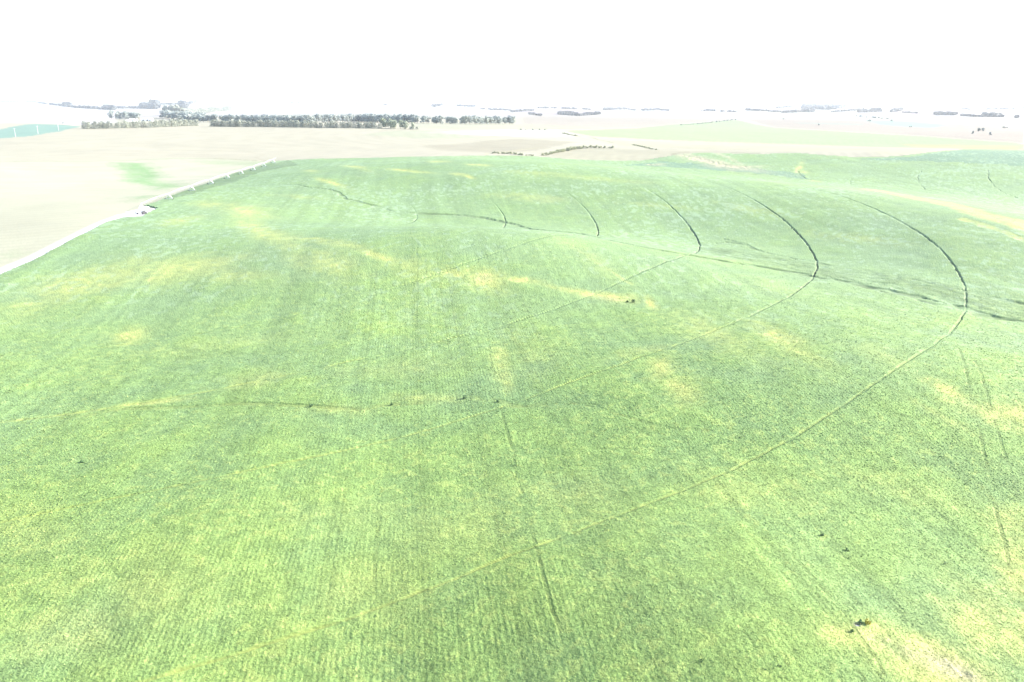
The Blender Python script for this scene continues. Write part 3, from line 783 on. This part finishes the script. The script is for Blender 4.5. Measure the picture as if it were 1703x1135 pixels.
# ------------------------------------------------------------------ trees
def leaf_cloud(name, lobes, nleaf, size, seed, squash=1.0):
    rnd = np.random.RandomState(seed)
    v = []; f = []
    for (cx, cy, cz, rx, rz_) in lobes:
        n = int(nleaf)
        d = rnd.normal(size=(n, 3)); d /= np.linalg.norm(d, axis=1)[:, None]
        rad = rnd.uniform(.45, 1.12, n) ** .6
        P = np.stack([cx + d[:,0]*rad*rx, cy + d[:,1]*rad*rx, cz + d[:,2]*rad*rz_], 1)
        for k in range(n):
            nrm = d[k] + rnd.normal(size=3) * .55
            nrm /= np.linalg.norm(nrm)
            a = np.cross(nrm, (0.3, .2, 1)); a /= np.linalg.norm(a); b = np.cross(nrm, a)
            s = size * rnd.uniform(.6, 1.3); q = len(v)
            c = P[k]
            v += [tuple(c - a*s - b*s*.6), tuple(c + a*s*.8 - b*s), tuple(c + a*s + b*s*.7), tuple(c - a*s*.7 + b*s)]
            f.append((q, q+1, q+2, q+3))
    me = bpy.data.meshes.new(name); me.from_pydata(v, [], f); me.update()
    return me
def trunk_mesh(h, r, limbs, seed):
    rnd = random.Random(seed); b = MB()
    b.tube([(0,0,-.3),(.05*h*rnd.uniform(-1,1),0,h*.35),(.06*h*rnd.uniform(-1,1),.03*h,h*.75)], [r, r*.7, r*.25], 7)
    for k in range(limbs):
        a = 2*math.pi*k/limbs + rnd.uniform(-.4,.4); z = h*rnd.uniform(.2,.45)
        b.tube([(0,0,z),(math.cos(a)*h*.12, math.sin(a)*h*.12, z+h*.12),(math.cos(a)*h*.25, math.sin(a)*h*.25, z+h*.3)], [r*.45, r*.3, r*.1], 5)
    return b.mesh('trunk')
def variants(kind, count, seed0):
    out = []
    for i in range(count):
        rnd = random.Random(seed0 + i)
        if kind == 'broad':
            h = 1.0
            lob = [(rnd.uniform(-.27,.27), rnd.uniform(-.27,.27), rnd.uniform(.18,.85), rnd.uniform(.13,.22), rnd.uniform(.11,.19)) for _ in range(13)]
            lob += [(0,0,.55,.25,.28),(0,0,.88,.13,.12)]
            me = leaf_cloud('crown', lob, 60, .035, seed0+i)
            tm = trunk_mesh(1.0, .030, 4, seed0+i)
        elif kind == 'cedar':
            lob = [(rnd.uniform(-.05,.05), rnd.uniform(-.05,.05), z, .44*(1-z)**.35 + .03, .14) for z in (.06,.16,.28,.40,.52,.64,.76,.88)]
            me = leaf_cloud('crown', lob, 70, .032, seed0+i)
            tm = trunk_mesh(1.0, .03, 0, seed0+i)
        else:
            lob = [(rnd.uniform(-.4,.4), rnd.uniform(-.4,.4), rnd.uniform(.25,.75), rnd.uniform(.2,.32), rnd.uniform(.18,.28)) for _ in range(8)]
            me = leaf_cloud('crown', lob, 45, .06, seed0+i)
            tm = trunk_mesh(.6, .04, 3, seed0+i)
        out.append((me, tm))
    return out
VAR = {'broad': variants('broad', 6, 100), 'cedar': variants('cedar', 4, 200), 'shrub': variants('shrub', 4, 300)}
_slot = {}
def tree(kind, x, y, h, wid, label, group, name, mat, cat='tree'):
    i = random.randrange(len(VAR[kind])); me, tm = VAR[kind][i]
    key = (kind, i, mat.name)
    if key not in _slot:
        mm = me.copy(); mm.materials.clear(); mm.materials.append(mat); _slot[key] = mm
    if not tm.materials: tm.materials.append(M_bark)
    root = empty(name, (x, y, gz(x, y) - .1), random.uniform(0, 6.28))
    root.scale = (wid, wid, h)
    tag(root, label, cat, group)
    c = bpy.data.objects.new('crown', _slot[key]); col.objects.link(c); c.parent = root
    tr = bpy.data.objects.new('trunk', tm); col.objects.link(tr); tr.parent = root
    return root
def row(kind, pts, step, hpx, wfac, label, group, name, mat, jit=1.5, cat='tree', hv=.18, back=0):
    """trees along a traced line; hpx = crown height in photo pixels, turned into metres at that distance"""
    W = cast(pts)
    L = 0
    for a, b in zip(W[:-1], W[1:]):
        d = math.dist(a[:2], b[:2]); n = max(1, int(round(d / step)))
        for k in range(n):
            t = (k + random.uniform(.1,.9)) / n
            x = a[0] + (b[0]-a[0])*t + random.uniform(-jit, jit); y = a[1] + (b[1]-a[1])*t + random.uniform(-jit, jit) * 1.5 + back
            h = hpx * math.hypot(x, y) / 1350 * random.uniform(1-hv, 1+hv)
            tree(kind, x, y, h, h * wfac * random.uniform(.85, 1.2), label, group, name, mat, cat)
g = 'broadleaf trees of the tall shelterbelt'
lb = 'tall grey-green tree in the back shelterbelt beyond the tan field'
row('broad', [(300,203),(420,204.5),(520,205.5)], 14, 11.5, 1.25, lb, g, 'shelterbelt_tree', M_leaf, 3)
row('broad', [(500,205),(600,203.5),(690,205.5),(780,207),(858,207)], 10.5, 12, 1.2, lb, g, 'shelterbelt_tree', M_leaf, 3)
g = 'cedars of the front windbreak row'
lb = 'small dark cedar in the dense front windbreak row along the tan field'
row('cedar', [(137,214.5),(200,213.5),(260,212),(330,209.5)], 5.0, 9.5, 1.05, lb, g, 'windbreak_cedar', M_cedar, .6)
row('cedar', [(350,210.5),(450,211.5),(560,213),(632,214)], 5.0, 9.5, 1.05, lb, g, 'windbreak_cedar', M_cedar, .6)
row('broad', [(634,213.5),(688,215)], 7, 13, .8, 'pale green rounded tree at the right end of the windbreak row', 'pale green trees ending the windbreak', 'pale_tree', M_willow, 2, hv=.3)
row('cedar', [(672,215.2),(694,215.6)], 6, 5, 1.2, 'low bush just right of the pale green trees', 'low bushes ending the windbreak', 'windbreak_bush', M_cedar, .5, 'bush')
row('broad', [(272,197),(320,200),(340,202)], 18, 11, 1.1, 'grey-green tree in the grove right of the white farm buildings', 'grove beside the farm buildings', 'grove_tree', M_leaf, 4)
row('broad', [(275,192),(305,193)], 12, 14, .8, 'tree in the raised clump behind the farm grove', 'raised clump behind the farm grove', 'clump_tree', M_cedar, 5)
row('cedar', [(300,190),(340,188),(382,184)], 42, 6.5, 2.2, 'cedar in the narrow sloping row beyond the farm grove', 'narrow cedar row beyond the farm grove', 'cedar', M_cedar, 2)
row('broad', [(186,199),(206,199)], 11, 12, .9, 'grey tree in the clump left of the white farm buildings', 'clump left of the farm buildings', 'farmyard_tree', M_leaf, 4)
row('broad', [(208,196.5),(232,198)], 18, 8, 1.4, 'tree standing directly behind the farm sheds', 'trees behind the farm sheds', 'yard_tree', M_leaf, 4)
for nm, px, py, hp, wf, lb in [
    ('roundtop_tree', 206.5, 202.5, 3, .9, 'little bush at the left corner of the farmyard'),
    ('lone_tree', 1617.5, 223.5, 5, .95, 'lone dark tree lower left of the close pair on the right pasture'),
    ('pasture_tree', 1627.5, 219.5, 5.5, 1.2, 'left tree of the close dark pair on the right pasture'),
    ('pasture_tree', 1634.5, 219.5, 5.5, 1.0, 'right tree of the close dark pair on the right pasture'),
    ('lone_tree', 1646.5, 225.5, 5, 1.0, 'lone round tree lower right of the close pair on the right pasture'),
    ('pasture_bush', 1671.5, 214, 3, 1.8, 'flat dark bush on the pasture near the right edge'),
    ('pasture_bush', 1514, 212.5, 2.8, 1.2, 'small dark bush below the teal strip on the far right pasture'),
    ('pasture_bush', 1303, 199, 2.2, 1.6, 'tiny dark bush alone above the pale green field'),
    ('pasture_bush', 1361.5, 208.5, 2, 1.2, 'tiny lone bush on the pale pasture right of centre'),
    ('pasture_bush', 1446, 202, 2.4, 2.2, 'small bush at the left tip of the teal strip'),
    ('pasture_bush', 1483, 201.8, 2.6, 1.8, 'small bush on the track above the teal strip'),
    ('pasture_bush', 104.5, 206, 2, 1.6, 'tiny bush above the blue-green field at far left'),
    ('pasture_bush', 458, 273.5, 2.4, .9, 'dark little bush beside the end of the irrigation machine'),
    ]:
    p = cast([(px, py)])[0]; h = hp * math.hypot(p[0], p[1]) / 1350
    tree('broad' if hp > 4 else 'shrub', p[0], p[1], h * (1 if hp > 4 else 1.1), h * wf, lb, None, nm, M_leaf, 'tree' if hp > 4 else 'bush')
row('shrub', [(819,255.5),(850,256.5),(872,259),(886,260.2)], 3.2, 3.4, 1.1, 'low dark shrub in the thin gully row left of the thicket', 'shrubs in the thin gully row', 'gully_shrub', M_shrub, .8, 'shrub', .35)
row('shrub', [(904,259.5),(925,255),(945,250.5),(960,248),(985,246.5),(1019,247)], 3.6, 4.6, 1.0, 'grey-green shrub in the curving thicket beyond the green field', 'shrubs of the curving thicket', 'thicket_shrub', M_shrub, 1.0, 'shrub', .3)
row('shrub', [(935,222.5),(948,225),(962,227)], 7, 2.4, 1.5, 'tiny bush in the short gully line above the thicket', 'bushes in the short gully line', 'gully_bush', M_shrub, 1, 'bush')
row('shrub', [(1053,241.5),(1068,244.5),(1080,247.5),(1091,249.5)], 5, 2.0, 1.5, 'tiny bush in the slanting gully right of the thicket', 'bushes in the slanting gully', 'gully_bush', M_shrub, 1, 'bush')
row('broad', [(1420,194.5),(1450,196.5),(1475,199)], 55, 2.6, 1.1, 'tiny distant tree along the track above the teal strip', 'distant trees along the track', 'distant_tree', M_leaf, 8, 'tree', .3)
row('broad', [(860,216.5),(910,217.5)], 12, 1.8, 2.0, 'scrubby bush on the thin field boundary right of the shelterbelt', 'bushes on the thin field boundary', 'boundary_bush', M_leaf, 2, 'bush', .3)
row('broad', [(1130,209),(1165,206.5),(1225,200)], 30, 1.8, 1.6, 'tiny bush on the slanting far fence line', 'bushes on the slanting fence line', 'fence_bush', M_leaf, 3, 'bush', .3)

# ---- distant woodland: clumps nobody could count
def woods(name, label, spec, mat, seed):
    rnd = np.random.RandomState(seed); v = []; f = []
    for (x0, y0, x1, y1, thick, n, hp) in spec:
        t = rnd.rand(n); P = np.stack([x0 + (x1-x0)*t, y0 + (y1-y0)*t + rnd.uniform(-thick, thick, n)], 1)
        W = cast(P)
        for w_ in W:
            rr = math.hypot(w_[0], w_[1]); h = hp * 1.6 * rr / 1350 * rnd.uniform(.5, 1.3)
            z = w_[2]
            m = 13
            q = rnd.normal(size=(m, 3)); q /= np.linalg.norm(q, axis=1)[:, None]
            for d in q:
                c = np.array([w_[0], w_[1], z + h*.5]) + d * np.array([h*.6, h*.6, h*.4])
                a = np.cross(d, (.1,.2,1)); a /= np.linalg.norm(a)+1e-6; b = np.cross(d, a); s = h*.33; k = len(v)
                v += [tuple(c-a*s-b*s), tuple(c+a*s-b*s*.7), tuple(c+a*s+b*s), tuple(c-a*s*.8+b*s)]; f.append((k,k+1,k+2,k+3))
    me = bpy.data.meshes.new(name); me.from_pydata(v, [], f); me.update()
    o = link_mesh(name, me, mat); tag(o, label, 'woodland', None, 'stuff')
woods('distant_woodland', 'thin dark line of distant trees following the horizon ridges at far left',
      [(0,171,34,170,.2,40,1.3),(42,170,60,171,.2,30,1.3),(60,171,80,174,.2,30,1.3),(80,174,130,180,.4,60,1.6),(108,176,118,178,1.2,20,3),(130,180,185,183,.5,80,2.2),(172,182,192,183,1,40,3),
       (185,181,235,181,.5,70,2),(235,180,262,181,1.2,70,4),(255,178,262,179,1.5,30,5),(264,174,302,174,.3,40,1.5),(302,179,309,180,1,20,5),(306,176,328,170,.4,40,2)], M_far, 1)
woods('distant_woodland', 'blue dark wooded hillside patch on the right part of the horizon',
      [(1335,180,1385,181,2.2,260,2.6),(1345,177,1382,176,1.2,160,2.2),(1385,180,1418,176,.6,60,2),(1290,181,1330,176,.5,60,1.6),(1385,182,1400,180,.5,40,2)], M_far, 2)
woods('distant_woodland', 'broken dark tree line across the middle of the horizon',
      [(850,187,888,184,.5,60,1.7),(880,190,900,193,.6,40,1.7),(928,190,960,192,1.2,100,2.4),(962,193,998,190,.7,70,2.2),(895,180,925,180.5,.3,30,1.3),(934,181,960,182,.3,40,1.5),(968,182,982,183,.3,15,1.4),
       (1003,183,1040,182,.8,80,1.8),(1040,182,1056,184,.4,25,1.4),(1068,184,1098,183,.7,40,1.6),(1096,183,1114,185,.5,20,1.5),(1166,184.5,1190,185,.3,25,1.5),(1198,186,1204,186.5,.4,8,2),(1208,186,1226,187,.3,14,1.4),
       (1240,183.5,1264,185,.4,45,1.7),(1264,185,1278,185,.3,15,1.4),(1278,186,1306,187,.3,30,1.4),(720,178,735,176,.8,30,2),(760,177,790,178,.8,50,1.6),(800,182,850,184,.6,50,1.4),(470,170,500,173,.8,20,1.2),(575,172,600,173,.5,20,1),(620,174,645,175,.5,20,1)], M_far, 3)
woods('distant_woodland', 'broken tree line and small dark woods along the horizon at far right',
      [(1300,188,1345,186,.6,90,1.8),(1345,187,1354,186,.5,25,1.6),(1382,187,1438,183,.4,60,1.4),(1428,187,1445,187,.6,40,2.2),(1448,186.5,1465,185.5,.7,50,2.6),(1482,187,1500,184,.6,50,2.4),(1500,188,1530,189,.3,30,1.3),
       (1555,191,1590,191.5,.8,90,2.2),(1597,193,1635,195,.4,60,1.6),(1635,193.5,1662,194.5,1.2,160,2.6),(1662,195,1668,195,.3,10,2),(1690,197,1691,197,.3,4,2.4),(1640,182.5,1703,181,.4,60,1.2),(1600,181,1614,183,.3,20,1.2)], M_far, 4)

# ------------------------------------------------------------------ farmstead
def shed(name, px, py, L, Wd, H, rh, rz, label, doors):
    x, y, z = at(px, py)
    root = empty(name, (x, y, z), rz); tag(root, label, 'building')
    MB().box((0,0,H/2-.3),(L/2,Wd/2,H/2+.3)).build('wall', M_wall, root)
    b = MB(); e = .5
    v = [(-L/2-e,-Wd/2-e,H-.05),(L/2+e,-Wd/2-e,H-.05),(L/2+e,Wd/2+e,H-.05),(-L/2-e,Wd/2+e,H-.05),(-L/2-e,0,H+rh),(L/2+e,0,H+rh)]
    b.v = v; b.f = [(0,1,5,4),(2,3,4,5),(0,4,3),(1,2,5),(0,3,2,1)]
    b.build('roof', M_roof, root)
    for dx, w_, h_ in doors:
        MB().box((dx, -Wd/2-.03, h_/2), (w_/2, .06, h_/2)).build('door', M_dark, root)
shed('machine_shed', 245, 201.5, 30, 14, 5, 3.2, .05, 'long white machine shed, the largest of the far farm buildings', [(-9,5,4.2),(3,5,4.2),(10,3,3)])
shed('farmhouse', 221, 202, 10, 8, 4.5, 3, -.2, 'small white gabled house between the grain bins and the machine shed', [(-2,1.2,2.2),(2.5,1.4,1.4)])
shed('small_shed', 212, 203, 7, 6, 3, 1.8, .3, 'tiny white outbuilding at the left end of the farmstead', [(0,2.4,2.4)])
for i, (px, lb) in enumerate([(216.5, 'left of the two round white grain bins at the farmstead'), (227.5, 'right of the two round white grain bins at the farmstead')]):
    x, y, z = at(px, 202.6)
    root = empty('grain_bin', (x, y, z)); tag(root, lb, 'grain bin')
    MB().lathe([(3.2,-.3),(3.2,5.5)], n=24).build('bin_wall', M_roof, root)
    MB().lathe([(3.35,5.45),(.5,7.6),(.45,7.9),(.05,8.0)], n=24).build('roof', M_white, root)

# ---- power poles along the blue-green field
for px, py, lb in [(26, 228, 'leftmost of three pale power poles by the blue-green field'), (63.5, 223, 'middle of three pale power poles by the blue-green field'), (97.5, 217.5, 'rightmost of three pale power poles by the blue-green field')]:
    x, y, z = at(px, py)
    root = empty('power_pole', (x, y, z), .5); tag(root, lb, 'pole')
    MB().tube([(0,0,-.3),(0,0,12.5)], [.22,.15], 8).build('pole', M_pole, root)
    ca = MB().box((0,0,11.8),(1.4,.14,.14)).build('crossarm', M_pole, root)
    for s in (-1.2, 0, 1.2): MB().lathe([(.07,0),(.12,.12),(.06,.3)], (s,0,11.94), 8).build('insulator', M_white, ca)
# ------------------------------------------------------------------ weeds standing out of the crop
WV = []
for i in range(3):
    lob = [(random.uniform(-.3,.3), random.uniform(-.3,.3), random.uniform(.35,.9), .28, .24) for _ in range(6)]
    WV.append((leaf_cloud('leaves', lob, 26, .07, 400+i), trunk_mesh(.9, .03, 4, 400+i)))
_wc = {}
def weed(px, py, h, wd, label, mat, group=None):
    x, y, z = at(px, py); i = random.randrange(3)
    k = (i, mat.name)
    if k not in _wc:
        mm = WV[i][0].copy(); mm.materials.clear(); mm.materials.append(mat); _wc[k] = mm
    if not WV[i][1].materials: WV[i][1].materials.append(M_weed)
    root = empty('weed', (x, y, z), random.uniform(0, 6)); root.scale = (wd * .75, wd * .75, h * .85)
    tag(root, label, 'weed', group)
    for n, me in (('leaves', _wc[k]), ('stem', WV[i][1])):
        o = bpy.data.objects.new(n, me); col.objects.link(o); o.parent = root
weed(1441, 1046, 1.5, 1.1, 'bright yellow weed right of the white bare hole', M_yweed)
weed(1430, 1045, 1.5, .9, 'dark weed on the edge of the white bare hole', M_weed)
weed(1416, 1060, 1.3, .7, 'small dark weed lower left of the white bare hole', M_weed)
weed(1408, 924, 1.5, .9, 'dark weed at the top of the short yellow track streak', M_weed)
weed(1367, 898, 1.3, .8, 'dark weed upper left of the short yellow track streak', M_weed)
weed(1570, 946, 1.3, .8, 'lone dark weed left of the right-hand yellowing corner', M_weed)
weed(1295, 1119, 1.2, .8, 'bushy dark weed near the bottom edge right of centre', M_weed)
weed(1264, 1133, 1.1, .6, 'dark weed at the very bottom edge right of centre', M_weed)
weed(1165, 1109, 1.3, .8, 'small dark weed near the bottom edge left of the bushy one', M_weed)
weed(857, 781, 1.4, .9, 'dark weed on the central spray track below the weedy line', M_weed)
weed(137, 775, 1.3, 1.3, 'lone dark weed low on the left side of the field', M_weed)
weed(773, 667, 1.7, 1.3, 'largest dark weed on the winding line across the middle', M_weed)
weed(652, 678, 1.5, 1.1, 'dark weed at the left bend of the winding middle line', M_weed)
weed(828, 674, 1.4, 1.1, 'dark weed where the winding line meets the wheel track', M_weed)
weed(518, 681, 1.5, 1.2, 'dark weed far left on the winding middle line', M_weed)
weed(1053, 507, 2.0, 1.9, 'larger dark weed of the two in the bright yellow patch', M_weed)
weed(1043, 506, 1.6, 1.3, 'smaller dark weed of the two in the bright yellow patch', M_weed)
weed(1270, 1125, 1.2, .7, 'little dark weed between the two at the bottom right', M_weed)

M_chalk = plain('pale_dug_soil', (.52, .47, .44), .95, 0, .2, 4, .4)
p = at(1423, 1048)
rm = random.Random(5); b = MB(); rings = []
for rr_, hh_ in ((.75, -.15), (.68, .2), (.55, .42), (.33, .55), (.08, .6)):
    rings.append([(rr_ * 1.3 * math.cos(k*math.pi/9) * rm.uniform(.85, 1.15), rr_ * .8 * math.sin(k*math.pi/9) * rm.uniform(.85, 1.15), hh_ * rm.uniform(.85, 1.1)) for k in range(18)])
o = b.quadstrip(rings).build('soil_mound', M_chalk); o.location = p
tag(o, 'small white mound of dug soil beside the dark and yellow weeds', 'mound')

# ------------------------------------------------------------------ haze
hm = bpy.data.materials.new('haze'); hm.use_nodes = True
t = hm.node_tree; t.nodes.clear()
ou = t.nodes.new('ShaderNodeOutputMaterial'); pv = t.nodes.new('ShaderNodeVolumePrincipled')
pv.inputs['Density'].default_value = .00004
pv.inputs['Color'].default_value = (.86, .93, 1.0, 1)
pv.inputs['Anisotropy'].default_value = .2
t.links.new(pv.outputs[0], ou.inputs['Volume'])
hz = MB().box((0,0,-65),(17000,17000,150)).build('haze', hm)
tag(hz, 'pale bluish summer haze over the whole plain', 'haze', None, 'stuff')
